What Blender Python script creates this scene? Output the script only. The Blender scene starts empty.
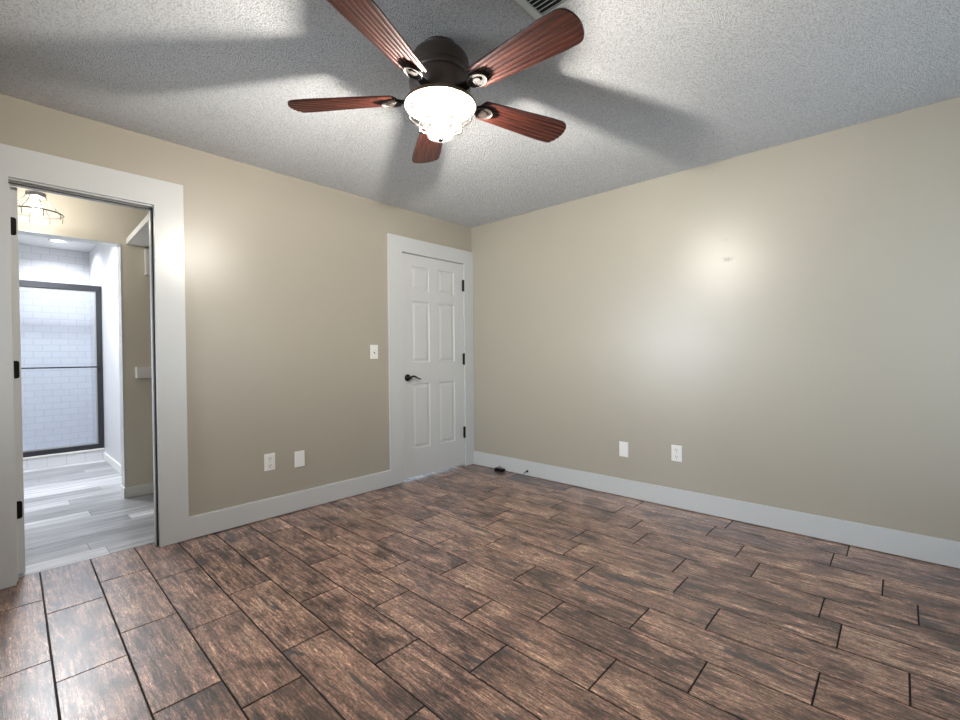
import bpy, bmesh, math, random
from mathutils import Vector, Matrix
PI = math.pi
random.seed(7)
scn = bpy.context.scene
COL = scn.collection

# ------------------------------------------------------------------ camera
cam_d = bpy.data.cameras.new('camera')
cam = bpy.data.objects.new('camera', cam_d)
COL.objects.link(cam)
scn.camera = cam
cam_d.sensor_fit = 'HORIZONTAL'
cam_d.sensor_width = 36.0
cam_d.lens = 455.9 / 960.0 * 36.0
cam_d.clip_start = 0.02
D = Vector((0.73502008, 0.67793151, -0.01242394))
R = Vector((0.67787528, -0.73512272, -0.00892706))
U = Vector((0.01518505, 0.00186031, 0.99988297))
m = Matrix.Identity(4)
for i in range(3):
    m[i][0], m[i][1], m[i][2] = R[i], U[i], -D[i]
m.translation = Vector((-3.41658591, -3.26006424, 1.13603435))
cam.matrix_world = m

# ------------------------------------------------------------------ world, light, exposure
scn.view_settings.view_transform = 'Standard'
scn.view_settings.look = 'None'
scn.view_settings.exposure = 0.0
scn.view_settings.gamma = 1.0
scn.view_settings.use_curve_mapping = False
world = bpy.data.worlds.new('sky')
scn.world = world
world.use_nodes = True
wn = world.node_tree
bg = wn.nodes['Background']
sky = wn.nodes.new('ShaderNodeTexSky')
sky.sky_type = 'NISHITA'
sky.sun_elevation = math.radians(38)
sky.sun_rotation = math.radians(60)
sky.sun_disc = False
wn.links.new(sky.outputs[0], bg.inputs[0])
bg.inputs[1].default_value = 0.15

LAMP_W = 192.0
LAMP_C = (1.0, 0.94, 0.86)
def area(name, loc, direction, sx, sy, power, color, spread=180):
    l = bpy.data.lights.new(name, 'AREA')
    l.shape = 'RECTANGLE'; l.size = sx; l.size_y = sy
    l.energy = power; l.color = color
    l.spread = math.radians(spread)
    o = bpy.data.objects.new(name, l); COL.objects.link(o)
    o.location = loc
    o.rotation_euler = Vector(direction).to_track_quat('-Z', 'Z').to_euler()
    return o
# daylight coming in at the windows behind the camera, in the bathroom and in the room beyond the white door
area('daylight_window', (-1.15, -4.27, 1.3), (0.45, 1, 0.08), 1.4, 1.3, 19, (0.66, 0.83, 1.0), 135)
area('daylight_side_window', (-4.47, -0.70, 1.35), (1, -0.24, 0.0), 1.0, 1.3, 26, (0.84, 0.92, 1.0), 84)
area('daylight_bathroom', (-4.42, 2.35, 1.35), (1, -0.1, -0.1), 1.3, 1.3, 16, (0.86, 0.91, 1.0))
area('daylight_far_room', (-0.55, 1.33, 0.6), (0, -1, -0.25), 0.8, 0.9, 18, (0.65, 0.85, 1.0))

# ------------------------------------------------------------------ materials
def new_mat(name):
    mt = bpy.data.materials.new(name); mt.use_nodes = True
    nt = mt.node_tree
    return mt, nt, nt.nodes['Principled BSDF']
def N(nt, t, **kw):
    n = nt.nodes.new(t)
    for k, v in kw.items(): setattr(n, k, v)
    return n
def noise(nt, vec, scale, detail=4, rough=0.55, dist=0.0):
    n = N(nt, 'ShaderNodeTexNoise')
    n.inputs['Scale'].default_value = scale; n.inputs['Detail'].default_value = detail
    n.inputs['Roughness'].default_value = rough; n.inputs['Distortion'].default_value = dist
    if vec is not None: nt.links.new(vec, n.inputs['Vector'])
    return n
def mapping(nt, vec, scale):
    mp = N(nt, 'ShaderNodeMapping'); mp.inputs['Scale'].default_value = scale
    nt.links.new(vec, mp.inputs['Vector']); return mp.outputs[0]
def ramp(nt, fac, stops):
    r = N(nt, 'ShaderNodeValToRGB')
    els = r.color_ramp.elements
    while len(els) < len(stops): els.new(0.5)
    for e, (p, c) in zip(els, stops):
        e.position = p; e.color = (c[0], c[1], c[2], 1) if not isinstance(c, (int, float)) else (c, c, c, 1)
    nt.links.new(fac, r.inputs[0]); return r.outputs[0]
def mixc(nt, fac, a, b, mode='MIX'):
    mx = N(nt, 'ShaderNodeMix', data_type='RGBA', blend_type=mode)
    for sock, v in ((mx.inputs[0], fac), (mx.inputs[6], a), (mx.inputs[7], b)):
        if isinstance(v, bpy.types.NodeSocket): nt.links.new(v, sock)
        elif isinstance(v, (int, float)): sock.default_value = v
        else: sock.default_value = (v[0], v[1], v[2], 1)
    return mx.outputs[2]
def bump(nt, h, b, strength, dist=0.01):
    n = N(nt, 'ShaderNodeBump'); n.inputs['Strength'].default_value = strength; n.inputs['Distance'].default_value = dist
    nt.links.new(h, n.inputs['Height']); nt.links.new(n.outputs[0], b.inputs['Normal']); return n
def coord(nt): return N(nt, 'ShaderNodeTexCoord').outputs['Object']

def paint(name, col, rough=0.35, bscale=90, bstr=0.12, spec=0.5, var=0.03):
    mt, nt, b = new_mat(name)
    c = coord(nt)
    n = noise(nt, c, bscale, 3); bump(nt, n.outputs[0], b, bstr, 0.004)
    v = noise(nt, c, 2.0, 3)
    col2 = tuple(x * (1 - 2 * var) for x in col)
    nt.links.new(mixc(nt, v.outputs[0], col, col2), b.inputs['Base Color'])
    b.inputs['Roughness'].default_value = rough
    b.inputs['Specular IOR Level'].default_value = spec
    return mt
def plain(name, col, rough=0.4, metal=0.0, spec=0.5):
    mt, nt, b = new_mat(name)
    b.inputs['Base Color'].default_value = (*col, 1); b.inputs['Roughness'].default_value = rough
    b.inputs['Metallic'].default_value = metal; b.inputs['Specular IOR Level'].default_value = spec
    n = noise(nt, coord(nt), 60, 2); bump(nt, n.outputs[0], b, 0.04, 0.002)
    return mt

WALLC = (0.405, 0.37, 0.30)
M_wall = paint('beige_wall_paint', WALLC, 0.33, 110, 0.16)
# right wall: same paint with a small patched scuff
def wall_right_mat():
    mt, nt, b = new_mat('beige_wall_paint_scuffed')
    c = coord(nt)
    v = noise(nt, c, 2.0, 3)
    base = mixc(nt, v.outputs[0], WALLC, tuple(x * .94 for x in WALLC))
    def spot(y, z, ry, rz, thr, sc):
        mp = N(nt, 'ShaderNodeMapping'); mp.vector_type = 'POINT'
        mp.inputs['Location'].default_value = (0, -y / ry, -z / rz); mp.inputs['Scale'].default_value = (0, 1 / ry, 1 / rz)
        nt.links.new(c, mp.inputs['Vector'])
        ln = N(nt, 'ShaderNodeVectorMath', operation='LENGTH'); nt.links.new(mp.outputs[0], ln.inputs[0])
        n = noise(nt, c, sc, 4, 0.7)
        ad = N(nt, 'ShaderNodeMath', operation='MULTIPLY_ADD'); ad.inputs[1].default_value = 1.6
        nt.links.new(n.outputs[0], ad.inputs[0]); nt.links.new(ln.outputs['Value'], ad.inputs[2])
        return ramp(nt, ad.outputs[0], [(0.0, 1.0), (thr, 1.0), (thr + .06, 0.0)])
    s1 = spot(-2.40, 1.765, 0.12, 0.06, 1.62, 110)
    s2 = spot(-2.385, 1.90, 0.08, 0.04, 1.34, 60)
    s3 = spot(-2.18, 1.86, 0.03, 0.02, 1.25, 60)
    base = mixc(nt, s1, base, (0.22, 0.185, 0.15))
    base = mixc(nt, s2, base, (0.36, 0.33, 0.27))
    base = mixc(nt, s3, base, (0.36, 0.33, 0.27))
    nt.links.new(base, b.inputs['Base Color'])
    b.inputs['Roughness'].default_value = 0.33
    n = noise(nt, c, 110, 3); bp = bump(nt, n.outputs[0], b, 0.16, 0.004)
    return mt
M_wall_r = wall_right_mat()
M_hall = paint('cream_hall_paint', (0.72, 0.68, 0.585), 0.5, 110, 0.1)
M_white_wall = paint('white_alcove_paint', (0.66, 0.67, 0.69), 0.5, 110, 0.08)
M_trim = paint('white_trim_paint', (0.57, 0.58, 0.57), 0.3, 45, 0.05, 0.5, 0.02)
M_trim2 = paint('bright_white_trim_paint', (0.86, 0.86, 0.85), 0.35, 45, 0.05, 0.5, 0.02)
M_door = paint('white_door_paint', (0.60, 0.605, 0.595), 0.33, 70, 0.04, 0.5, 0.01)
M_plate = plain('white_plate_plastic', (0.80, 0.79, 0.75), 0.3)
M_slot = plain('dark_slot', (0.03, 0.03, 0.03), 0.6)
M_black = plain('oil_black_metal', (0.012, 0.011, 0.010), 0.32, 0.6)
M_bronze = plain('dark_bronze', (0.085, 0.070, 0.062), 0.42, 0.4)
M_iron = plain('black_bronze_iron', (0.016, 0.012, 0.010), 0.6, 0.0, 0.25)
M_bronze_l = plain('brushed_bronze_ring', (0.07, 0.058, 0.05), 0.35, 0.5)
M_wire = plain('pewter_wire', (0.025, 0.022, 0.02), 0.5, 0.2)
M_frame = plain('charcoal_shower_metal', (0.05, 0.052, 0.06), 0.4, 0.6)
M_steel = plain('brushed_steel', (0.5, 0.5, 0.5), 0.3, 0.9)
M_groove_shade = plain('brown_groove_shade', (0.055, 0.045, 0.035), 0.7)
M_vent = plain('white_vent_metal', (0.62, 0.66, 0.62), 0.4)
M_ventdark = plain('dark_duct', (0.02, 0.025, 0.025), 0.9)

def ceiling_mat():
    mt, nt, b = new_mat('popcorn_ceiling')
    c = coord(nt)
    w = noise(nt, c, 70, 3)
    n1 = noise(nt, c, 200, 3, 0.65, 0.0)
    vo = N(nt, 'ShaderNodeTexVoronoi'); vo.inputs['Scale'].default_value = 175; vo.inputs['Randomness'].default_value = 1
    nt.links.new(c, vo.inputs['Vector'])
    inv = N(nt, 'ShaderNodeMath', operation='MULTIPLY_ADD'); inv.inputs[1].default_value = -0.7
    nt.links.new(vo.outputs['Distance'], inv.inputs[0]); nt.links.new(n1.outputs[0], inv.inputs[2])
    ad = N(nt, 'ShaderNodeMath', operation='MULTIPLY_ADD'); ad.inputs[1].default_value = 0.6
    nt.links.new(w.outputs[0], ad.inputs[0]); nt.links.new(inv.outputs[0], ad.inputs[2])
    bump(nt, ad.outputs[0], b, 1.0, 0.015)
    r = ramp(nt, inv.outputs[0], [(0.0, (0.68, 0.69, 0.69)), (0.16, (0.92, 0.93, 0.93))])  # self-shadow of the crevices between grains painted into the colour
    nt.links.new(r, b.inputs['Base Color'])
    b.inputs['Roughness'].default_value = 0.95; b.inputs['Specular IOR Level'].default_value = 0.1
    return mt
M_ceil = ceiling_mat()
M_ceil_plain = paint('white_flat_ceiling', (0.78, 0.78, 0.78), 0.8, 60, 0.1)

def plank_tile_mat():
    mt, nt, b = new_mat('rustic_wood_look_tile')
    c = coord(nt)
    at = N(nt, 'ShaderNodeAttribute', attribute_name='plank')
    off = N(nt, 'ShaderNodeVectorMath', operation='SCALE'); off.inputs['Scale'].default_value = 37.0
    nt.links.new(at.outputs['Color'], off.inputs[0])
    add = N(nt, 'ShaderNodeVectorMath', operation='ADD')
    nt.links.new(c, add.inputs[0]); nt.links.new(off.outputs[0], add.inputs[1])
    p = add.outputs[0]
    sep = N(nt, 'ShaderNodeSeparateColor'); nt.links.new(at.outputs['Color'], sep.inputs[0])
    blot = noise(nt, mapping(nt, p, (7.5, 3.2, 1)), 1.0, 7, 0.66, 0.9)
    grain = noise(nt, mapping(nt, p, (75, 5.5, 1)), 1.0, 8, 0.74, 0.5)
    fine = noise(nt, mapping(nt, p, (300, 30, 1)), 1.0, 3, 0.7)
    patch = noise(nt, mapping(nt, p, (15, 2.4, 3)), 1.0, 6, 0.6, 0.8)
    bl = N(nt, 'ShaderNodeMath', operation='MULTIPLY_ADD'); bl.inputs[1].default_value = 0.09
    nt.links.new(sep.outputs[0], bl.inputs[0]); nt.links.new(blot.outputs[0], bl.inputs[2])
    mm = N(nt, 'ShaderNodeMath', operation='MULTIPLY_ADD'); mm.inputs[1].default_value = 0.55
    nt.links.new(grain.outputs[0], mm.inputs[0]); nt.links.new(bl.outputs[0], mm.inputs[2])
    col = ramp(nt, mm.outputs[0], [(0.62, (0.036, 0.023, 0.020)), (0.72, (0.115, 0.064, 0.051)), (0.80, (0.235, 0.132, 0.100)), (0.90, (0.37, 0.215, 0.155)), (1.0, (0.50, 0.33, 0.23))])
    g = ramp(nt, grain.outputs[0], [(0.38, 0.30), (0.47, 0.85), (0.56, 1.15), (0.66, 1.8)])
    col = mixc(nt, 0.85, col, g, 'MULTIPLY')
    f = ramp(nt, fine.outputs[0], [(0.36, 0.40), (0.50, 0.98), (0.64, 1.6)])
    col = mixc(nt, 0.75, col, f, 'MULTIPLY')
    spk = noise(nt, mapping(nt, p, (190, 75, 1)), 1.0, 4, 0.8, 0.8)
    sp = ramp(nt, spk.outputs[0], [(0.36, 0.22), (0.45, 0.85), (0.54, 1.1), (0.63, 2.1)])
    col = mixc(nt, 0.9, col, sp, 'MULTIPLY')
    vein = noise(nt, mapping(nt, p, (110, 7, 1)), 1.0, 5, 0.75, 1.2)
    col = mixc(nt, ramp(nt, vein.outputs[0], [(0.37, 0.9), (0.43, 0.0)]), col, (0.014, 0.010, 0.010))
    vein2 = noise(nt, mapping(nt, p, (150, 10, 5)), 1.0, 5, 0.75, 1.2)
    col = mixc(nt, ramp(nt, vein2.outputs[0], [(0.58, 0.0), (0.66, 0.6)]), col, (0.42, 0.28, 0.20))
    pm = N(nt, 'ShaderNodeMath', operation='MULTIPLY_ADD'); pm.inputs[1].default_value = 0.30
    nt.links.new(grain.outputs[0], pm.inputs[0]); nt.links.new(patch.outputs[0], pm.inputs[2])
    dk = ramp(nt, pm.outputs[0], [(0.755, 0.0), (0.80, 0.9)])
    col = mixc(nt, dk, col, mixc(nt, f, (0.010, 0.011, 0.014), (0.055, 0.056, 0.062)))
    nt.links.new(col, b.inputs['Base Color'])
    rr = ramp(nt, grain.outputs[0], [(0.3, 0.42), (0.7, 0.26)])
    nt.links.new(rr, b.inputs['Roughness'])
    b.inputs['Specular IOR Level'].default_value = 0.6
    b.inputs['Coat Weight'].default_value = 0.5; b.inputs['Coat Roughness'].default_value = 0.30; b.inputs['Coat IOR'].default_value = 1.6
    hh = N(nt, 'ShaderNodeMath', operation='MULTIPLY_ADD'); hh.inputs[1].default_value = 0.6
    nt.links.new(fine.outputs[0], hh.inputs[0]); nt.links.new(grain.outputs[0], hh.inputs[2])
    bump(nt, hh.outputs[0], b, 0.5, 0.0014)
    return mt
M_tile = plank_tile_mat()
M_grout = plain('dark_grout', (0.022, 0.017, 0.014), 0.85)

def vinyl_mat():
    mt, nt, b = new_mat('grey_vinyl_plank')
    c = coord(nt)
    at = N(nt, 'ShaderNodeAttribute', attribute_name='plank')
    off = N(nt, 'ShaderNodeVectorMath', operation='SCALE'); off.inputs['Scale'].default_value = 23.0
    nt.links.new(at.outputs['Color'], off.inputs[0])
    add = N(nt, 'ShaderNodeVectorMath', operation='ADD')
    nt.links.new(c, add.inputs[0]); nt.links.new(off.outputs[0], add.inputs[1])
    sep = N(nt, 'ShaderNodeSeparateColor'); nt.links.new(at.outputs['Color'], sep.inputs[0])
    g = noise(nt, mapping(nt, add.outputs[0], (2.2, 30, 1)), 1.0, 5, 0.65, 0.3)
    col = ramp(nt, g.outputs[0], [(0.3, (0.24, 0.245, 0.255)), (0.55, (0.46, 0.47, 0.49)), (0.75, (0.66, 0.67, 0.69))])
    tint = ramp(nt, sep.outputs[1], [(0.0, 0.62), (0.6, 1.0), (1.0, 1.45)])
    col = mixc(nt, 0.9, col, tint, 'MULTIPLY')
    nt.links.new(col, b.inputs['Base Color']); b.inputs['Roughness'].default_value = 0.38
    bump(nt, g.outputs[0], b, 0.1, 0.003)
    return mt
M_vinyl = vinyl_mat()

def tile_mat(name, axes, bw, bh, off=0.5, tile=(0.70, 0.71, 0.735), grout=(0.58, 0.59, 0.62)):
    mt, nt, b = new_mat(name)
    c = coord(nt)
    s = N(nt, 'ShaderNodeSeparateXYZ'); nt.links.new(c, s.inputs[0])
    cb = N(nt, 'ShaderNodeCombineXYZ')
    nt.links.new(s.outputs[axes[0]], cb.inputs[0]); nt.links.new(s.outputs[axes[1]], cb.inputs[1])
    br = N(nt, 'ShaderNodeTexBrick')
    br.offset = off
    for k, v in (('Scale', 1.0), ('Brick Width', bw), ('Row Height', bh), ('Mortar Size', 0.004), ('Mortar Smooth', 0.2)):
        br.inputs[k].default_value = v
    br.inputs['Color1'].default_value = (*tile, 1); br.inputs['Color2'].default_value = (*[x * .96 for x in tile], 1)
    br.inputs['Mortar'].default_value = (*grout, 1)
    nt.links.new(cb.outputs[0], br.inputs['Vector'])
    nt.links.new(br.outputs['Color'], b.inputs['Base Color'])
    b.inputs['Roughness'].default_value = 0.4
    iv = N(nt, 'ShaderNodeMath', operation='SUBTRACT'); iv.inputs[0].default_value = 1.0
    nt.links.new(br.outputs['Fac'], iv.inputs[1]); bump(nt, iv.outputs[0], b, 0.4, 0.003)
    return mt
M_tile_xz = tile_mat('white_subway_tile', ('X', 'Z'), 0.152, 0.076)
M_tile_yz = tile_mat('white_subway_tile_side', ('Y', 'Z'), 0.152, 0.076)
M_curb = tile_mat('white_curb_tile', ('X', 'Z'), 0.15, 0.20, 0.0)

def blade_mat():
    mt, nt, b = new_mat('mahogany_blade')
    c = coord(nt)
    g = noise(nt, mapping(nt, c, (6, 90, 40)), 1.0, 5, 0.65, 0.4)
    l = noise(nt, mapping(nt, c, (5, 5, 5)), 1.0, 2)
    col = ramp(nt, g.outputs[0], [(0.3, (0.014, 0.005, 0.004)), (0.55, (0.045, 0.012, 0.008)), (0.75, (0.09, 0.025, 0.014))])
    nt.links.new(col, b.inputs['Base Color']); b.inputs['Roughness'].default_value = 0.34; b.inputs['Specular IOR Level'].default_value = 0.32
    bump(nt, g.outputs[0], b, 0.1, 0.002)
    return mt
M_blade = blade_mat()
def glow_glass(name, col, strength, trans):
    mt = bpy.data.materials.new(name); mt.use_nodes = True; nt = mt.node_tree
    nt.nodes.clear()
    o = N(nt, 'ShaderNodeOutputMaterial'); t = N(nt, 'ShaderNodeBsdfTransparent'); e = N(nt, 'ShaderNodeEmission')
    e.inputs[0].default_value = (*col, 1); e.inputs[1].default_value = strength
    t.inputs[0].default_value = (1, 1, 1, 1)
    g = N(nt, 'ShaderNodeBsdfGlossy'); g.inputs['Roughness'].default_value = 0.15
    mx = N(nt, 'ShaderNodeMixShader'); mx.inputs[0].default_value = trans
    a2 = N(nt, 'ShaderNodeMixShader'); a2.inputs[0].default_value = 0.05
    nt.links.new(e.outputs[0], mx.inputs[1]); nt.links.new(t.outputs[0], mx.inputs[2])
    nt.links.new(mx.outputs[0], a2.inputs[1]); nt.links.new(g.outputs[0], a2.inputs[2])
    nt.links.new(a2.outputs[0], o.inputs[0])
    return mt
M_globe = glow_glass('lit_frosted_glass', (1.0, 0.93, 0.84), 1.6, 0.75)
M_cap = glow_glass('lit_glass_cap', (1.0, 0.93, 0.84), 1.5, 0.6)
M_bulb = glow_glass('lit_bulb', (1.0, 0.9, 0.78), 1.4, 0.6)
def pane(name, rough=0.0, refl=0.08, tint=(0.97, 0.98, 1.0)):
    mt = bpy.data.materials.new(name); mt.use_nodes = True; nt = mt.node_tree; nt.nodes.clear()
    o = N(nt, 'ShaderNodeOutputMaterial'); t = N(nt, 'ShaderNodeBsdfTransparent'); t.inputs[0].default_value = (*tint, 1)
    g = N(nt, 'ShaderNodeBsdfGlossy'); g.inputs['Roughness'].default_value = 0.05
    mx = N(nt, 'ShaderNodeMixShader'); mx.inputs[0].default_value = refl
    nt.links.new(t.outputs[0], mx.inputs[1]); nt.links.new(g.outputs[0], mx.inputs[2]); nt.links.new(mx.outputs[0], o.inputs[0])
    return mt
M_pane = pane('clear_glass')
M_shower_glass = pane('shower_glass', refl=0.012, tint=(0.90, 0.92, 0.95))
M_emit = glow_glass('downlight_lens', (0.95, 0.97, 1.0), 12.0, 0.0)

# ------------------------------------------------------------------ mesh helpers
def box(bm, x0, x1, y0, y1, z0, z1):
    v = [bm.verts.new(p) for p in ((x0, y0, z0), (x1, y0, z0), (x1, y1, z0), (x0, y1, z0), (x0, y0, z1), (x1, y0, z1), (x1, y1, z1), (x0, y1, z1))]
    for f in ((3, 2, 1, 0), (4, 5, 6, 7), (0, 1, 5, 4), (1, 2, 6, 5), (2, 3, 7, 6), (3, 0, 4, 7)):
        bm.faces.new([v[i] for i in f])
def obj(name, bm, mat, parent=None, loc=None, smooth=False, bev=0.0, mats=None):
    bmesh.ops.recalc_face_normals(bm, faces=bm.faces)
    me = bpy.data.meshes.new(name); bm.to_mesh(me); bm.free()
    for mm in (mats or [mat]): me.materials.append(mm)
    o = bpy.data.objects.new(name, me); COL.objects.link(o)
    if smooth:
        for p in me.polygons: p.use_smooth = True
    if parent: o.parent = parent
    if loc: o.location = loc
    if bev:
        b = o.modifiers.new('bevel', 'BEVEL'); b.width = bev; b.segments = 2; b.limit_method = 'ANGLE'
    return o
def boxes(name, lst, mat, parent=None, bev=0.0, loc=None):
    bm = bmesh.new()
    for b in lst: box(bm, *b)
    return obj(name, bm, mat, parent, loc, bev=bev)
def struct(o): o['kind'] = 'structure'; return o
def thing(name, label, cat, loc=(0, 0, 0), group=None):
    o = bpy.data.objects.new(name, None); COL.objects.link(o)
    o.location = loc; o['label'] = label; o['category'] = cat
    o.empty_display_size = 0.05
    if group: o['group'] = group
    return o
def tag(o, label, cat, group=None):
    o['label'] = label; o['category'] = cat
    if group: o['group'] = group
    return o
def lathe(bm, prof, seg=48, c=(0, 0, 0), axis='Z'):
    rings = []
    def P(r, a, h):
        if axis == 'Z': return (c[0] + r * math.cos(a), c[1] + r * math.sin(a), c[2] + h)
        if axis == 'Y': return (c[0] + r * math.cos(a), c[1] + h, c[2] + r * math.sin(a))
        return (c[0] + h, c[1] + r * math.cos(a), c[2] + r * math.sin(a))
    for r, h in prof:
        if r < 1e-6: rings.append([bm.verts.new(P(0, 0, h))])
        else: rings.append([bm.verts.new(P(r, 2 * PI * i / seg, h)) for i in range(seg)])
    for a, b in zip(rings, rings[1:]):
        for i in range(seg):
            j = (i + 1) % seg
            if len(a) == 1 and len(b) == 1: continue
            if len(a) == 1: bm.faces.new((a[0], b[i], b[j]))
            elif len(b) == 1: bm.faces.new((a[i], b[0], a[j]))
            else: bm.faces.new((a[i], b[i], b[j], a[j]))
def tube(bm, pts, r, seg=8, closed=False):
    pts = [Vector(p) for p in pts]; n = len(pts); rings = []
    rr = r if isinstance(r, (list, tuple)) else [r] * n
    prev = None
    for i, p in enumerate(pts):
        if closed: t = pts[(i + 1) % n] - pts[i - 1]
        else: t = pts[min(i + 1, n - 1)] - pts[max(i - 1, 0)]
        t.normalize()
        if prev is None:
            u = t.orthogonal().normalized()
        else:
            u = prev - t * prev.dot(t)
            u = u.normalized() if u.length > 1e-6 else t.orthogonal().normalized()
        prev = u; w = t.cross(u)
        rings.append([bm.verts.new(p + (u * math.cos(2 * PI * k / seg) + w * math.sin(2 * PI * k / seg)) * rr[i]) for k in range(seg)])
    pairs = list(zip(rings, rings[1:])) + ([(rings[-1], rings[0])] if closed else [])
    for a, b in pairs:
        for k in range(seg):
            bm.faces.new((a[k], a[(k + 1) % seg], b[(k + 1) % seg], b[k]))
    if not closed:
        bm.faces.new(rings[0]); bm.faces.new(rings[-1][::-1])

# ------------------------------------------------------------------ room shell
H = 2.44
XL, YF = -4.4, -4.2          # unseen left wall, unseen wall behind the camera
WT = 0.115
# floor: individually bevelled wood-look tiles over grout
def plank_floor(name, rows, axis, mat, gap, z0, z1, clip, grout=None):
    """rows: (a0, a1, joint phase); planks run along the other axis"""
    bm = bmesh.new()
    lay = bm.loops.layers.float_color.new('plank')
    L = rows['L']; lo, hi = clip
    for a0, a1, ph in rows['r']:
        k0 = math.floor((lo - ph) / L)
        b = ph + k0 * L
        while b < hi:
            s, e = max(b, lo), min(b + L, hi)
            if e - s > 0.01:
                before = len(bm.faces)
                g = gap / 2; z = z1 + random.uniform(-.0003, .0003)
                if axis == 'Y': q = (a0 + g, a1 - g, s + g, e - g)
                else: q = (s + g, e - g, a0 + g, a1 - g)
                c = (random.random(), random.random(), random.random(), 1)
                ch = min(0.0007, g)
                x0, x1, y0, y1 = q
                v = [bm.verts.new(t) for t in ((x0, y0, z0), (x1, y0, z0), (x1, y1, z0), (x0, y1, z0),
                     (x0, y0, z - ch), (x1, y0, z - ch), (x1, y1, z - ch), (x0, y1, z - ch),
                     (x0 + ch, y0 + ch, z), (x1 - ch, y0 + ch, z), (x1 - ch, y1 - ch, z), (x0 + ch, y1 - ch, z))]
                fs = [(8, 9, 10, 11)] + [(i, (i + 1) % 4, 4 + (i + 1) % 4, 4 + i) for i in range(4)] + [(4 + i, 4 + (i + 1) % 4, 8 + (i + 1) % 4, 8 + i) for i in range(4)]
                for f in fs:
                    fc = bm.faces.new([v[i] for i in f])
                    for lp in fc.loops: lp[lay] = c
            b += L
    nplank = len(bm.faces)
    if grout:
        box(bm, *grout)
        bm.faces.ensure_lookup_table()
        for f in bm.faces[nplank:]:
            f.material_index = 1
            for lp in f.loops: lp[lay] = (0, 0, 0, 1)
    return bm
TL = 0.6125
phase = {-2: -2.43, -1: -2.375, 0: -2.587, 1: -2.706, 2: -3.005, 3: -2.47, 4: -2.673, 5: -2.44, 6: -2.74, 7: -2.487,
         8: -2.13, 9: -1.842, 10: -1.517, 11: -1.70, 12: -0.90, 13: -1.09, 14: -0.91, 15: -1.3, 16: -1.5, 17: -1.15, 18: -1.7, 19: -1.3}
rows = []
for i in range(-2, 20):
    a1 = -0.405 - 0.205 * i; a0 = a1 - 0.205
    a1 = min(a1, 0.0); a0 = max(a0, XL)
    if a1 - a0 > 0.02: rows.append((a0, a1, phase[i]))
bm = plank_floor('floor', {'L': TL, 'r': rows}, 'Y', M_tile, 0.0065, -0.012, 0.0, (YF, 0.105), (XL, 0.0, YF, 0.105, -0.03, -0.003))
for v in bm.verts:                       # the rows fan very slightly towards the doorway
    v.co.x += .026 * (v.co.y + 1.3) * max(0.0, min(1.0, (-v.co.x - 1.6) / 1.4)) * (1 if v.co.x > -4.0 else 0)
struct(obj('floor', bm, None, mats=[M_tile, M_grout]))
# bathroom floor planks run across
vr = []
y = 0.105; k = 0
while y < 3.25:
    vr.append((y, min(y + 0.152, 3.262), -3.9 + random.uniform(0, 1.2))); y += 0.152
bm = plank_floor('floor_bathroom', {'L': 1.22, 'r': vr}, 'X', M_vinyl, 0.0012, -0.012, 0.0, (XL - .1, -1.45), (XL - .1, -1.45, 0.105, 3.262, -0.03, -0.002))
struct(obj('floor_bathroom', bm, None, mats=[M_vinyl, M_grout]))

DX0, DX1, DZ = -3.335, -2.722, 2.030        # doorway to the bathroom
EX0, EX1, EZ = -0.912, -0.120, 2.050        # panelled white door
struct(boxes('wall_back', [(XL, DX0 - .012, 0, WT, 0, H), (DX1 + .012, EX0 - .012, 0, WT, 0, H), (EX1 + .012, 0.0, 0, WT, 0, H),
                           (DX0 - .012, DX1 + .012, 0, WT, DZ + .012, H), (EX0 - .012, EX1 + .012, 0, WT, EZ + .012, H)], M_wall))
struct(boxes('wall_right', [(0, 0.12, YF, WT, -0.03, H)], M_wall_r))
# unseen walls behind the camera, each with a window opening
struct(boxes('wall_front', [(XL, -1.95, YF - .12, YF, 0, H), (-.35, 0.12, YF - .12, YF, 0, H), (-1.95, -.35, YF - .12, YF, 0, .55), (-1.95, -.35, YF - .12, YF, 2.05, H)], M_wall))
struct(boxes('wall_left', [(XL - .12, XL, YF - .12, -1.25, 0, H), (XL - .12, XL, -.15, WT, 0, H), (XL - .12, XL, -1.25, -.15, 0, .65), (XL - .12, XL, -1.25, -.15, 2.05, H)], M_wall))
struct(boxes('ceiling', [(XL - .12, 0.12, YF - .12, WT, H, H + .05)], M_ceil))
def window(n, axis, a0, a1, z0, z1, d0, d1):
    # frame of a sash window
    r = []
    def bx(p0, p1, q0, q1):
        r.append((p0, p1, d0, d1, q0, q1) if axis == 'X' else (d0, d1, p0, p1, q0, q1))
    bx(a0, a0 + .04, z0, z1); bx(a1 - .04, a1, z0, z1); bx(a0, a1, z0, z0 + .04); bx(a0, a1, z1 - .04, z1)
    bx(a0, a1, (z0 + z1) / 2 - .02, (z0 + z1) / 2 + .02)
    w = struct(boxes('window_%d' % n, r, M_trim))
    dm = (d0 + d1) / 2
    g = (a0 + .04, a1 - .04, dm - .002, dm + .002, z0 + .04, z1 - .04) if axis == 'X' else (dm - .002, dm + .002, a0 + .04, a1 - .04, z0 + .04, z1 - .04)
    boxes('pane', [g], M_pane, w)
window(1, 'X', -1.95, -.35, .55, 2.05, YF - .06, YF - .02)
window(2, 'Y', -1.25, -.15, .65, 2.05, XL - .06, XL - .02)

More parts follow.
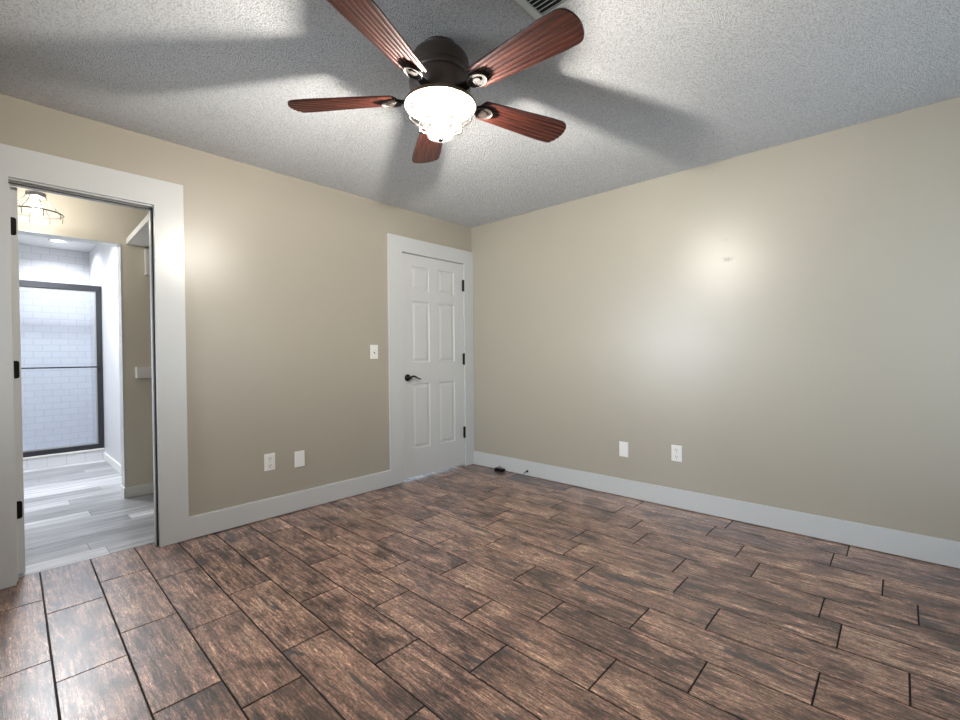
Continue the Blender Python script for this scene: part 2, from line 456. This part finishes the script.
# bathroom shell
AX = -2.53                                   # white wall beside the shower
HY = 1.34                                    # face of the cream wall that frames the shower alcove
struct(boxes('wall_hall', [(-2.665, -1.45, HY, HY + .12, 0, H), (XL - .1, -2.665, HY, HY + .12, 2.05, H)], M_hall))
struct(boxes('wall_alcove', [(AX, AX + .1, HY + .12, 3.262, 0, H)], M_white_wall))
struct(boxes('wall_hall_right', [(-1.57, -1.45, WT, HY, 0, H)], M_hall))
struct(boxes('wall_hall_left', [(XL - .2, XL - .1, WT, 1.7, 0, H), (XL - .2, XL - .1, 3.0, 4.2, 0, H), (XL - .2, XL - .1, 1.7, 3.0, 0, .7), (XL - .2, XL - .1, 1.7, 3.0, 2.0, H)], M_hall))
struct(boxes('wall_shower_back', [(XL - .1, AX + .1, 4.12, 4.22, -.03, H)], M_tile_xz))
struct(boxes('wall_shower_side', [(AX, AX + .1, 3.262, 4.12, -.03, H)], M_tile_yz))
struct(boxes('ceiling_bathroom', [(XL - .2, -1.45, WT, 4.22, H, H + .05)], M_ceil_plain))
struct(boxes('floor_shower', [(XL - .1, AX, 3.262, 4.12, -.05, 0.02)], M_curb))
# white edge on the alcove opening
struct(boxes('trim_3', [(-2.672, -2.665, HY - .004, HY + .124, 0.09, 2.05), (XL - .1, -2.672, HY - .004, HY + .124, 2.043, 2.05)], M_trim))
# baseboards beyond the doorway
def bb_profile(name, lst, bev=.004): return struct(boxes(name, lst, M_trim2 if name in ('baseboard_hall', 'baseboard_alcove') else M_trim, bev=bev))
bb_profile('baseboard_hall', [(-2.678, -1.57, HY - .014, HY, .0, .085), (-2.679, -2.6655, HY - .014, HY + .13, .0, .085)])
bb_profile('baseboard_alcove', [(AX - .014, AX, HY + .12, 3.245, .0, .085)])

# room beyond the white door
struct(boxes('floor_far_room', [(-1.42, 0.12, 0.1051, 1.5, -0.03, 0.0)], M_vinyl))
struct(boxes('wall_far_room', [(-1.42, -1.36, WT, 1.5, 0, H), (0.06, 0.12, WT, 1.5, 0, H), (-1.36, 0.06, 1.44, 1.5, 0, H)], M_white_wall))
struct(boxes('ceiling_far_room', [(-1.42, 0.12, WT, 1.5, H, H + .05)], M_ceil_plain))

# ------------------------------------------------------------------ trim of the main room
BT, BH, G = 0.016, 0.140, 0.0035
def board(bm, xa, xb, t, z0, z1):
    # board along X whose top front edge is eased; ends are left square so it runs flush into the casings
    pr = [(0, z0), (-t + .002, z0), (-t, z0 + .002), (-t, z1 - .005), (-t + .0015, z1 - .0015), (-t + .005, z1), (0, z1)]
    a = [bm.verts.new((xa, y, z)) for y, z in pr]; b = [bm.verts.new((xb, y, z)) for y, z in pr]
    for i in range(len(pr)): bm.faces.new((a[i], a[(i + 1) % len(pr)], b[(i + 1) % len(pr)], b[i]))
    bm.faces.new(a); bm.faces.new(b[::-1])
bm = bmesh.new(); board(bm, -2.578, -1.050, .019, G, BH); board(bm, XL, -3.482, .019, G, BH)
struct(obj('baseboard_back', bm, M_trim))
def casing(name, xo0, xi0, xi1, xo1, zi, zo, t):
    o_ = [(xo0, G), (xo0, zo), (xo1, zo), (xo1, G), (xi1, G), (xi1, zi), (xi0, zi), (xi0, G)]
    bm = bmesh.new()
    f = bm.faces.new([bm.verts.new((x, 0, z)) for x, z in o_])
    e = bmesh.ops.extrude_face_region(bm, geom=[f])
    bmesh.ops.translate(bm, verts=[v for v in e['geom'] if isinstance(v, bmesh.types.BMVert)], vec=(0, -t, 0))
    return struct(obj(name, bm, M_trim))
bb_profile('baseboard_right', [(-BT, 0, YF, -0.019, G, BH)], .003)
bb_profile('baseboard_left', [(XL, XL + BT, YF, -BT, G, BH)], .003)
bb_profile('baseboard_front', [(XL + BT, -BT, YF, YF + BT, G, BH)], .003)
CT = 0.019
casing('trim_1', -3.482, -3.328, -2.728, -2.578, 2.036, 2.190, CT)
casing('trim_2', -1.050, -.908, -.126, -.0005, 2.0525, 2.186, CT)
# jambs and stops of the open doorway
j = struct(boxes('trim_4', [(DX0 - .012, DX0 + .004, -.002, WT + .006, 0.002, DZ), (DX1 - .004, DX1 + .012, -.002, WT + .006, 0.002, DZ), (DX0 - .012, DX1 + .012, -.002, WT + .006, DZ - .002, DZ + .012),
                          (DX1 - .016, DX1 - .004, 0.034, 0.07, 0.002, DZ - .014), (DX0 + .004, DX1 - .004, 0.034, 0.07, DZ - .014, DZ - .002), (DX0 + .004, DX0 + .014, 0.034, 0.07, 0.002, DZ - .014)], M_trim, bev=.002))
boxes('groove_shade', [(DX1 - .0105, DX1 - .0045, 0.022, 0.0335, 0.004, DZ - .003), (DX0 + .006, DX1 - .0105, 0.022, 0.0335, DZ - .0145, DZ - .009)], M_groove_shade, j)  # dark brown strips stand in for the shadow in the groove along the stops
# jamb of the white door
struct(boxes('trim_5', [(EX0 - .012, EX0, 0.001, WT, 0.002, EZ), (EX1, EX1 + .012, 0.001, WT, 0.002, EZ), (EX0 - .012, EX1 + .012, 0.001, WT, EZ, EZ + .012)], M_trim))

# ------------------------------------------------------------------ panelled door
def panel_door(name, w, h, th, panels):
    """front face (y = 0) of a moulded six-panel door, x 0..w, z 0..h, slab behind at y 0..th"""
    bm = bmesh.new()
    xs = sorted({0, w} | {p[0] for p in panels} | {p[1] for p in panels})
    zs = sorted({0, h} | {p[2] for p in panels} | {p[3] for p in panels})
    def inside(x, z): return any(p[0] - 1e-6 <= x <= p[1] + 1e-6 and p[2] - 1e-6 <= z <= p[3] + 1e-6 for p in panels)
    for i in range(len(xs) - 1):
        for k in range(len(zs) - 1):
            cx, cz = (xs[i] + xs[i + 1]) / 2, (zs[k] + zs[k + 1]) / 2
            if inside(cx, cz): continue
            bm.faces.new([bm.verts.new(p) for p in ((xs[i], 0, zs[k]), (xs[i + 1], 0, zs[k]), (xs[i + 1], 0, zs[k + 1]), (xs[i], 0, zs[k + 1]))])
    for x0, x1, z0, z1 in panels:
        # moulding: dips, runs flat, rises to a raised field
        steps = [(0, 0), (.004, .007), (.012, .0095), (.018, .0095), (.040, .002), (.044, .002)]
        prev = None
        for ins, dep in steps:
            ring = [bm.verts.new(p) for p in ((x0 + ins, dep, z0 + ins), (x1 - ins, dep, z0 + ins), (x1 - ins, dep, z1 - ins), (x0 + ins, dep, z1 - ins))]
            if prev:
                for a in range(4):
                    bm.faces.new((prev[a], prev[(a + 1) % 4], ring[(a + 1) % 4], ring[a]))
            prev = ring
        bm.faces.new(prev)
    # back and rims
    def q(*p): bm.faces.new([bm.verts.new(t) for t in p])
    q((0, th, 0), (0, th, h), (w, th, h), (w, th, 0))
    q((0, 0, 0), (0, 0, h), (0, th, h), (0, th, 0)); q((w, 0, 0), (w, th, 0), (w, th, h), (w, 0, h))
    q((0, 0, 0), (0, th, 0), (w, th, 0), (w, 0, 0)); q((0, 0, h), (w, 0, h), (w, th, h), (0, th, h))
    bmesh.ops.remove_doubles(bm, verts=bm.verts, dist=1e-5)
    return bm
dw = EX1 - EX0 - .006
x0 = EX0 + .003
pan = []
for a, b in ((-.790 - x0, -.575 - x0), (-.466 - x0, -.250 - x0)):
    pan += [(a, b, 1.700, 1.925), (a, b, 1.045, 1.605), (a, b, .255, .850)]
door = struct(obj('door_1', panel_door('door_1', dw, EZ - .003 - .022, .035, pan), M_door, loc=(x0, 0.004, .022)))
def hinge_knuckle(parent, x, yy, zc, hh=.10):
    bm = bmesh.new()
    lathe(bm, [(0, -hh / 2 - .004), (.005, -hh / 2 - .003), (.009, -hh / 2), (.009, hh / 2), (.005, hh / 2 + .003), (0, hh / 2 + .004)], 16)
    box(bm, -.013, .0, .004, .0125, -hh / 2, hh / 2)
    return obj('hinge', bm, M_black, parent, (x, yy, zc), smooth=False)
for zc in (1.832, 1.090, .347):
    hinge_knuckle(door, EX1 - .006 - x0, -.014, zc - .022, .112)
# lever handle
def lever(parent, x, z):
    g = parent
    bm = bmesh.new()
    lathe(bm, [(0, -.016), (.018, -.014), (.028, -.009), (.033, -.003), (.033, 0)], 28, axis='Y')
    lathe(bm, [(0, -.052), (.011, -.050), (.012, -.030), (.013, -.012)], 18, axis='Y')
    pts, rr = [], []
    for i in range(15):
        t = i / 14
        pts.append((t * .118, -.046 + .004 * math.sin(t * PI), .004 + .012 * math.sin(t * 2 * PI * .78) * (1 if t < .7 else 1) - .006 * t))
        rr.append(.0095 * (1 - .45 * t))
    tube(bm, pts, rr, 10)
    obj('door_handle', bm, M_black, g, (x, 0, z), smooth=True)
lever(door, -.842 - x0, .930 - .022)
boxes('latch_plate', [(-.0015, .0035, -.0055, .001, -.032, .032)], M_black, door, loc=(-.002, .001, .930 - .022))

# ------------------------------------------------------------------ bathroom door, open, seen on its hinge edge
od = struct(boxes('door_2', [(0, .032, 0, .60, 0, 2.014)], M_door, bev=.0015, loc=(-3.3235, .1215, .012)))
def leaf(parent, z):
    bm = bmesh.new()
    w, hh, r = .024, .092, .011
    pts = [(0, -hh / 2), ]
    for k in range(7):
        a = -PI / 2 + k * PI / 12; pts.append((w - r + r * math.cos(a), -hh / 2 + r + r * math.sin(a)))
    for k in range(7):
        a = k * PI / 12; pts.append((w - r + r * math.cos(a), hh / 2 - r + r * math.sin(a)))
    pts.append((0, hh / 2))
    f = bm.faces.new([bm.verts.new((p[0], -.0035, p[1])) for p in pts])
    e = bmesh.ops.extrude_face_region(bm, geom=[f])
    bmesh.ops.translate(bm, verts=[v for v in e['geom'] if isinstance(v, bmesh.types.BMVert)], vec=(0, .0034, 0))
    obj('hinge', bm, M_black, parent, (.0015, 0, z))
for z in (1.821, 1.078, .346): leaf(od, z - .012)

# ------------------------------------------------------------------ wall plates
def plate_mesh(w, h, t=.006):
    # bevelled plate facing -Y, back on y = 0
    bm = bmesh.new()
    c = .004
    a = [bm.verts.new(p) for p in ((-w / 2, 0, -h / 2), (w / 2, 0, -h / 2), (w / 2, 0, h / 2), (-w / 2, 0, h / 2))]
    b = [bm.verts.new(p) for p in ((-w / 2, -t + .002, -h / 2), (w / 2, -t + .002, -h / 2), (w / 2, -t + .002, h / 2), (-w / 2, -t + .002, h / 2))]
    d = [bm.verts.new(p) for p in ((-w / 2 + c, -t, -h / 2 + c), (w / 2 - c, -t, -h / 2 + c), (w / 2 - c, -t, h / 2 - c), (-w / 2 + c, -t, h / 2 - c))]
    for r1, r2 in ((a, b), (b, d)):
        for i in range(4): bm.faces.new((r1[i], r1[(i + 1) % 4], r2[(i + 1) % 4], r2[i]))
    bm.faces.new(d); bm.faces.new(a[::-1])
    return bm
def outlet(label, loc, rz):
    t = thing('wall_outlet', label, 'outlet', loc); t.rotation_euler = (0, 0, rz)
    obj('plate', plate_mesh(.074, .118), M_plate, t)
    for s in (-1, 1):
        bm = bmesh.new()
        zc = s * .0255
        pts = []
        for k in range(24):
            a = 2 * PI * k / 24
            pts.append((max(-.0165, min(.0165, .021 * math.cos(a))), zc + max(-.0145, min(.0145, .0175 * math.sin(a)))))
        f0 = [bm.verts.new((p[0], -.006, p[1])) for p in pts]; f1 = [bm.verts.new((p[0], -.0085, p[1])) for p in pts]
        bm.faces.new(f1)
        for k in range(24): bm.faces.new((f0[k], f0[(k + 1) % 24], f1[(k + 1) % 24], f1[k]))
        face = obj('socket', bm, M_plate, t)
        boxes('slot', [(-.0085, -.0055, -.0092, -.0084, zc - .001, zc + .009), (.0055, .0085, -.0092, -.0084, zc - .001, zc + .009), (-.0025, .0025, -.0092, -.0084, zc - .0115, zc - .006)], M_slot, face)
    bm = bmesh.new(); lathe(bm, [(0, -.0072), (.003, -.007), (.0034, -.006)], 12, axis='Y'); obj('screw', bm, M_steel, t)
    return t
def blank(label, loc, rz):
    t = thing('blank_wall_plate', label, 'wall plate', loc); t.rotation_euler = (0, 0, rz)
    obj('plate', plate_mesh(.074, .118), M_plate, t)
    for s in (-1, 1):
        bm = bmesh.new(); lathe(bm, [(0, -.0072), (.003, -.007), (.0034, -.006)], 12, (0, 0, s * .042), axis='Y'); obj('screw', bm, M_plate, t)
    return t
outlet('white duplex outlet low on the left wall, nearer the open doorway', (-2.074, 0, .392), 0)
blank('blank white plate low on the left wall, right of the outlet', (-1.857, 0, .376), 0)
outlet('white duplex outlet low on the right wall, right of the blank plate', (0, -2.058, .399), -PI / 2)
blank('blank white plate low on the right wall, nearer the room corner', (0, -1.651, .374), -PI / 2)
t = thing('light_switch', 'white single toggle light switch beside the white panelled door', 'light switch', (-1.198, 0, 1.165))
obj('plate', plate_mesh(.074, .118), M_plate, t)
boxes('toggle', [(-.005, .005, -.016, -.005, -.003, .012)], M_plate, t, bev=.0015)
boxes('toggle_slot', [(-.006, .006, -.0068, -.0058, -.013, .013)], M_slot, t)
for s in (-1, 1):
    bm = bmesh.new(); lathe(bm, [(0, -.0072), (.003, -.007), (.0034, -.006)], 12, (0, 0, s * .03), axis='Y'); obj('screw', bm, M_plate, t)

# ------------------------------------------------------------------ small items at the right baseboard
t = thing('floor_bracket', 'small black bracket on the floor against the right baseboard near the corner', 'bracket', (-.046, -.398, 0))
boxes('base', [(-.022, .024, -.048, .048, 0, .026)], M_black, t, bev=.002)
for q in (-.046, .032): boxes('foot', [(-.030, -.010, q, q + .014, 0, .008)], M_black, t, bev=.002)
bm = bmesh.new()
tube(bm, [(.004, -.030, .026), (.004, -.020, .040), (.004, 0, .045), (.004, .020, .040), (.004, .030, .026)], .005, 8)
obj('loop', bm, M_steel, t, smooth=True)
t = thing('cable_stub', 'tiny dark cable stub poking out of the right baseboard', 'cable', (-.0162, -.712, .046))
bm = bmesh.new(); lathe(bm, [(0, -.012), (.008, -.011), (.009, -.006), (.009, 0)], 16, axis='X'); obj('collar', bm, M_black, t)
bm = bmesh.new(); tube(bm, [(-.008, 0, 0), (-.022, .002, -.001), (-.038, .006, -.008), (-.046, .010, -.016)], [.0035, .0035, .003, .0035], 8); obj('wire', bm, M_wire, t, smooth=True)

# ------------------------------------------------------------------ ceiling vent
VX0, VX1, VY1 = -2.26, -1.935, -2.218
VY0 = VY1 - .36
t = thing('ceiling_vent', 'pale louvred air vent in the ceiling above the fan blade', 'vent', (VX0, VY0, H))
lx, ly = VX1 - VX0, VY1 - VY0
fr = .028
boxes('frame', [(0, lx, 0, fr, -.010, 0), (0, lx, ly - fr, ly, -.010, 0), (0, fr, fr, ly - fr, -.010, 0), (lx - .012, lx, fr, ly - fr, -.008, 0)], M_vent, t, bev=.003)
boxes('backing', [(fr, lx - .012, fr, ly - fr, -.0015, -.0005)], M_ventdark, t)
n = 14
for k in range(n):
    bm = bmesh.new(); c = fr + (lx - .012 - fr) * (k + .5) / n
    for s in (0,):
        v = [bm.verts.new(p) for p in ((c + .006, fr, -.002), (c + .0072, fr, -.002), (c - .0030, fr, -.0075), (c - .0042, fr, -.0075),
                                       (c + .006, ly - fr, -.002), (c + .0072, ly - fr, -.002), (c - .0030, ly - fr, -.0075), (c - .0042, ly - fr, -.0075))]
        for f in ((0, 1, 2, 3), (4, 7, 6, 5), (0, 4, 5, 1), (1, 5, 6, 2), (2, 6, 7, 3), (3, 7, 4, 0)): bm.faces.new([v[i] for i in f])
    obj('louvre', bm, M_vent, t)

# ------------------------------------------------------------------ ceiling fan
FX, FY = -2.09, -1.82
ZB = 2.229
fan = thing('ceiling_fan', 'bronze ceiling fan with five ridged mahogany blades and a lit caged globe', 'ceiling fan', (FX, FY, H))
def F(prof, name, mat, parent=fan, seg=56):
    bm = bmesh.new(); lathe(bm, [(r, z - H) for r, z in prof], seg); return obj(name, bm, mat, parent, smooth=True)
def autosm(o):
    mod = o.modifiers.new('edges', 'EDGE_SPLIT'); mod.split_angle = math.radians(32); return o
autosm(F([(0, H), (.072, H), (.073, 2.434), (.070, 2.428), (.070, 2.418), (.066, 2.414), (0, 2.414)], 'canopy', M_bronze))
autosm(F([(0, 2.4145), (.066, 2.4145), (.092, 2.410), (.110, 2.400), (.121, 2.382), (.125, 2.360), (.125, 2.336), (.121, 2.333), (.121, 2.327), (.128, 2.323), (.129, 2.312), (.125, 2.306), (0, 2.306)], 'motor_housing', M_bronze))
autosm(F([(0, 2.3055), (.123, 2.3055), (.129, 2.300), (.131, 2.285), (.128, 2.262), (.118, 2.240), (.112, 2.226), (.112, 2.220), (.120, 2.216), (.120, 2.2095), (0, 2.2095)], 'lower_housing', M_bronze))
autosm(F([(.04, 2.209), (.120, 2.209), (.147, 2.203), (.152, 2.190), (.149, 2.1885), (.142, 2.198), (.120, 2.2005), (.04, 2.2005)], 'light_pan', paint('lit_pan_enamel', (0.16, 0.105, 0.065), 0.4, 60, .02)))
bm = bmesh.new(); tube(bm, [(.1515 * math.cos(a), .1515 * math.sin(a), 2.1895 - H) for a in [2 * PI * k / 48 for k in range(48)]], .0028, 8, True)
obj('pan_rim', bm, M_bronze_l, fan, smooth=True)
F([(.096, 2.2003), (.100, 2.185), (.099, 2.160), (.092, 2.135), (.078, 2.112), (.060, 2.096), (.048, 2.090)], 'glass_globe', M_globe)
F([(0, 2.092), (.046, 2.092), (.056, 2.086), (.060, 2.076), (.056, 2.064), (.040, 2.056), (.012, 2.053), (0, 2.053)], 'bottom_cap', M_cap)
F([(0, 2.054), (.011, 2.053), (.012, 2.048), (.007, 2.044), (0, 2.040)], 'finial', M_wire, seg=20)
for k in range(6):
    a = 2 * PI * k / 6 + .30
    bm = bmesh.new()
    prof = [(.112, 2.200), (.121, 2.180), (.129, 2.162), (.132, 2.148), (.128, 2.135), (.116, 2.122), (.098, 2.112), (.088, 2.104), (.090, 2.094), (.089, 2.084), (.080, 2.075), (.068, 2.074), (.057, 2.082)]
    tube(bm, [(r * math.cos(a), r * math.sin(a), z - H) for r, z in prof], .0026, 7)
    obj('cage_rib', bm, M_wire, fan, smooth=True)
for r, z in ((.124, 2.176), (.1315, 2.150), (.092, 2.107)):
    bm = bmesh.new(); tube(bm, [(r * math.cos(a), r * math.sin(a), z - H) for a in [2 * PI * k / 48 for k in range(48)]], .0024, 7, True)
    obj('cage_ring', bm, M_wire, fan, smooth=True)

R0, R1 = .185, .665
def blade_bm():
    bm = bmesh.new()
    nu, nv, NR = 40, 97, 7
    def half(u):
        w = .053 + (.078 - .053) * min(1, u / .85) ** 0.9
        return w
    top, bot = [], []
    def pos(i, k, zoff, ridge):
        u = i / (nu - 1); s = 2 * k / (nv - 1) - 1
        w = half(u)
        # rounded tip, gently rounded root
        xmax = R1 - .028 * s * s - .024 * abs(s) ** 12
        xmin = R0 + .018 * s * s
        x = xmin + (xmax - xmin) * u
        y = s * w
        ph = (s + 1) / 2 * NR
        r = abs(math.sin(ph * PI)) ** 0.5
        z = zoff - (r * .0050 if ridge else 0) * 1.0
        return (x, y, z)
    for i in range(nu):
        top.append([bm.verts.new(pos(i, k, .0035, False)) for k in range(nv)])
        bot.append([bm.verts.new(pos(i, k, -.0005, True)) for k in range(nv)])
    for i in range(nu - 1):
        for k in range(nv - 1):
            bm.faces.new((top[i][k], top[i + 1][k], top[i + 1][k + 1], top[i][k + 1]))
            bm.faces.new((bot[i][k], bot[i][k + 1], bot[i + 1][k + 1], bot[i + 1][k]))
    for i in range(nu - 1):
        for k in (0, nv - 1):
            bm.faces.new((top[i][k], bot[i][k], bot[i + 1][k], top[i + 1][k]))
    for k in range(nv - 1):
        for i in (0, nu - 1):
            bm.faces.new((top[i][k], top[i][k + 1], bot[i][k + 1], bot[i][k]))
    return bm
def iron_bm():
    bm = bmesh.new()
    # arm
    prof = [(.095, .022), (.13, .020), (.165, .016), (.190, .022), (.215, .034), (.240, .030), (.262, .012)]
    zz = -.004
    L_ = [bm.verts.new((x, w, zz)) for x, w in prof]; R_ = [bm.verts.new((x, -w, zz)) for x, w in prof]
    L2 = [bm.verts.new((x, w, zz - .008)) for x, w in prof]; R2 = [bm.verts.new((x, -w, zz - .008)) for x, w in prof]
    for i in range(len(prof) - 1):
        bm.faces.new((L_[i], L_[i + 1], R_[i + 1], R_[i])); bm.faces.new((L2[i], R2[i], R2[i + 1], L2[i + 1]))
        bm.faces.new((L_[i], L2[i], L2[i + 1], L_[i + 1])); bm.faces.new((R_[i], R_[i + 1], R2[i + 1], R2[i]))
    bm.faces.new((L_[0], R_[0], R2[0], L2[0])); bm.faces.new((L_[-1], L2[-1], R2[-1], R_[-1]))
    # oval medallion
    n = 28; rings = []
    for sc, z in ((1.0, -.003), (1.0, -.012), (.86, -.016), (.80, -.0125), (.42, -.0125), (.36, -.017), (0, -.018)):
        if sc == 0: rings.append([bm.verts.new((.212, 0, z))])
        else: rings.append([bm.verts.new((.212 + .048 * sc * math.cos(2 * PI * k / n), .034 * sc * math.sin(2 * PI * k / n), z)) for k in range(n)])
    for a, b in zip(rings, rings[1:]):
        for k in range(n):
            if len(b) == 1: bm.faces.new((a[k], a[(k + 1) % n], b[0]))
            else: bm.faces.new((a[k], a[(k + 1) % n], b[(k + 1) % n], b[k]))
    bm.faces.new(rings[0][::-1])
    return bm
bl0 = ir0 = None
PITCH = math.radians(-12)
for k in range(5):
    az = math.radians(-88.87 + 72 * k)
    if k == 0:
        bl = obj('blade', blade_bm(), M_blade, fan, smooth=True); autosm(bl)
        ir = obj('blade_iron', iron_bm(), M_iron, bl)
        bm = bmesh.new(); tube(bm, [(.212 + .044 * math.cos(a), .031 * math.sin(a), -.0165) for a in [2 * PI * q / 32 for q in range(32)]], .0022, 6, True)
        rg = obj('medallion_ring', bm, M_bronze_l, bl, smooth=True)
        bl0, ir0, rg0 = bl, ir, rg
    else:
        bl = bl0.copy(); COL.objects.link(bl); bl.parent = fan
        for s in (ir0, rg0):
            c = s.copy(); COL.objects.link(c); c.parent = bl
    bl.location = (0, 0, ZB - H)
    bl.rotation_euler = (Matrix.Rotation(az, 3, 'Z') @ Matrix.Rotation(PITCH, 3, 'X')).to_euler()
# the lamp in the fan's glass
ld = bpy.data.lights.new('fan_lamp', 'POINT'); ld.energy = LAMP_W; ld.color = LAMP_C; ld.shadow_soft_size = .028
lo = bpy.data.objects.new('fan_lamp', ld); COL.objects.link(lo); lo.location = (FX, FY, 2.115)

# ------------------------------------------------------------------ caged hall light
hl = thing('caged_ceiling_light', 'wire cage light glowing in the bathroom entry beyond the doorway', 'ceiling light', (-3.172, 1.0, H))
bm = bmesh.new(); lathe(bm, [(0, 0), (.05, 0), (.05, -.012), (.012, -.02), (.012, -0.196)], 24); obj('stem', bm, M_steel, hl, smooth=False)
bm = bmesh.new(); lathe(bm, [(0, -0.195), (.050, -0.195), (.052, -0.200), (.052, -0.223), (.046, -0.227), (0, -0.227)], 28); obj('socket_cap', bm, M_steel, hl)
bm = bmesh.new(); lathe(bm, [(.014, -0.227), (.020, -0.245), (.038, -0.270), (.046, -0.295), (.040, -0.320), (.022, -0.337), (0, -0.342)], 28); obj('bulb', bm, M_bulb, hl, smooth=True)
M_cage = plain('cage_wire', (0.16, 0.145, 0.12), .5, .5)
def cr(z):
    return [(.050, -0.220), (.066, -0.250), (.095, -0.285), (.124, -0.317), (.138, -0.335), (.134, -0.370)]
for k in range(8):
    a = 2 * PI * k / 8 + .2
    bm = bmesh.new(); tube(bm, [(r * math.cos(a), r * math.sin(a), z) for r, z in cr(0)], .0022, 6); obj('cage_wire', bm, M_cage, hl, smooth=True)
for r, z in ((.137, -0.330), (.134, -.325)):
    bm = bmesh.new(); tube(bm, [(r * math.cos(a), r * math.sin(a), z) for a in [2 * PI * k / 40 for k in range(40)]], .0024, 6, True); obj('cage_hoop', bm, M_cage, hl, smooth=True)
ld = bpy.data.lights.new('hall_bulb', 'POINT'); ld.energy = 14; ld.color = (1, .93, .82); ld.shadow_soft_size = .04
lo = bpy.data.objects.new('hall_bulb', ld); COL.objects.link(lo); lo.location = (-3.172, 1.0, H - .295)

# added alcove light, out of view, throws glare through the doorway onto the floor
sd = thing('recessed_downlight', 'added unseen round light in the alcove ceiling for glare on the floor', 'downlight', (-3.05, 2.35, H))
bm = bmesh.new(); lathe(bm, [(.062, 0), (.085, 0), (.083, -.006), (.066, -.008), (.062, 0)], 36); obj('ring', bm, M_plate, sd)
bm = bmesh.new(); lathe(bm, [(0, -.002), (.062, -.002), (.062, -.001), (0, -.001)], 36); obj('lens', bm, M_emit, sd)
ld = bpy.data.lights.new('alcove_glare_fill', 'SPOT'); ld.energy = 230; ld.color = (.94, .96, 1); ld.shadow_soft_size = .2; ld.spot_size = math.radians(165); ld.spot_blend = .6
lo = bpy.data.objects.new('alcove_glare_fill', ld); COL.objects.link(lo); lo.location = (-3.05, 2.35, H - .02)

# recessed shower light
sd = thing('recessed_downlight', 'round recessed light in the shower ceiling', 'downlight', (-2.85, 3.62, H))
bm = bmesh.new(); lathe(bm, [(.062, 0), (.085, 0), (.083, -.006), (.066, -.008), (.062, 0)], 36); obj('ring', bm, M_plate, sd)
bm = bmesh.new(); lathe(bm, [(0, -.002), (.062, -.002), (.062, -.001), (0, -.001)], 36); obj('lens', bm, M_emit, sd)
ld = bpy.data.lights.new('shower_lamp', 'SPOT'); ld.energy = 48; ld.color = (.92, .95, 1); ld.shadow_soft_size = .06; ld.spot_size = math.radians(160); ld.spot_blend = .6
lo = bpy.data.objects.new('shower_lamp', ld); COL.objects.link(lo); lo.location = (-2.85, 3.62, H - .02)

# ------------------------------------------------------------------ shower
SY = 3.255
struct(boxes('trim_6', [(XL - .1, AX, 3.265, 3.385, .0, .112)], M_curb))
struct(boxes('trim_7', [(XL - .1, AX, 3.255, 3.395, .1125, .130)], M_plate, bev=.004))
sh = thing('shower_enclosure', 'dark framed glass shower enclosure on the white tiled curb', 'shower', (-3.2, 3.30, .1305))
sx0, sx1 = -4.3 + 3.2, AX - .003 + 3.2
boxes('frame', [(sx0, sx1, -.022, .022, 0, .050), (sx0, sx1, -.028, .028, 1.735, 1.800), (sx1 - .048, sx1, -.022, .022, .050, 1.735), (sx0, sx0 + .048, -.022, .022, .050, 1.735)], M_frame, sh, bev=.003)
boxes('inner_edge', [(sx0 + .048, sx1 - .048, -.010, .010, .050, .060), (sx1 - .060, sx1 - .048, -.010, .010, .060, 1.735), (sx0 + .060, sx1 - .060, -.010, .010, 1.722, 1.735)], M_steel, sh)
boxes('glass_panel', [(sx0 + .05, sx1 - .055, -.003, .003, .056, 1.728)], M_shower_glass, sh)
bm = bmesh.new(); tube(bm, [(sx0 + .06, -.045, .905), (sx1 - .028, -.045, .905)], .0075, 10)
for xx in (sx1 - .028, sx0 + .1): tube(bm, [(xx, -.045, .905), (xx, -.01, .905)], .006, 8)
obj('towel_bar', bm, M_frame, sh, smooth=True)

# ------------------------------------------------------------------ fittings on the cream wall
bm = bmesh.new()
poly = [(-2.634, HY - .0005), (-2.668, .42), (-2.1, .42), (-2.1, HY - .0005)]
a = [bm.verts.new((x, y, 2.050)) for x, y in poly]; b = [bm.verts.new((x, y, 2.094)) for x, y in poly]
bm.faces.new(a[::-1]); bm.faces.new(b)
for i in range(4): bm.faces.new((a[i], a[(i + 1) % 4], b[(i + 1) % 4], b[i]))
tag(obj('high_shelf', bm, M_trim2, bev=.002), 'high white ledge seen from below at the right inside the doorway', 'shelf')
tag(boxes('wall_box', [(-2.515, -2.38, HY - .05, HY - .0005, 1.815, 2.030)], M_trim2, bev=.003), 'tall white box on the cream wall just under the high ledge', 'box')
tag(boxes('paper_shelf', [(-2.592, -2.42, HY - .075, HY - .0005, .967, 1.058)], M_trim2, bev=.004), 'small white box halfway up the cream wall right of the shower', 'box')
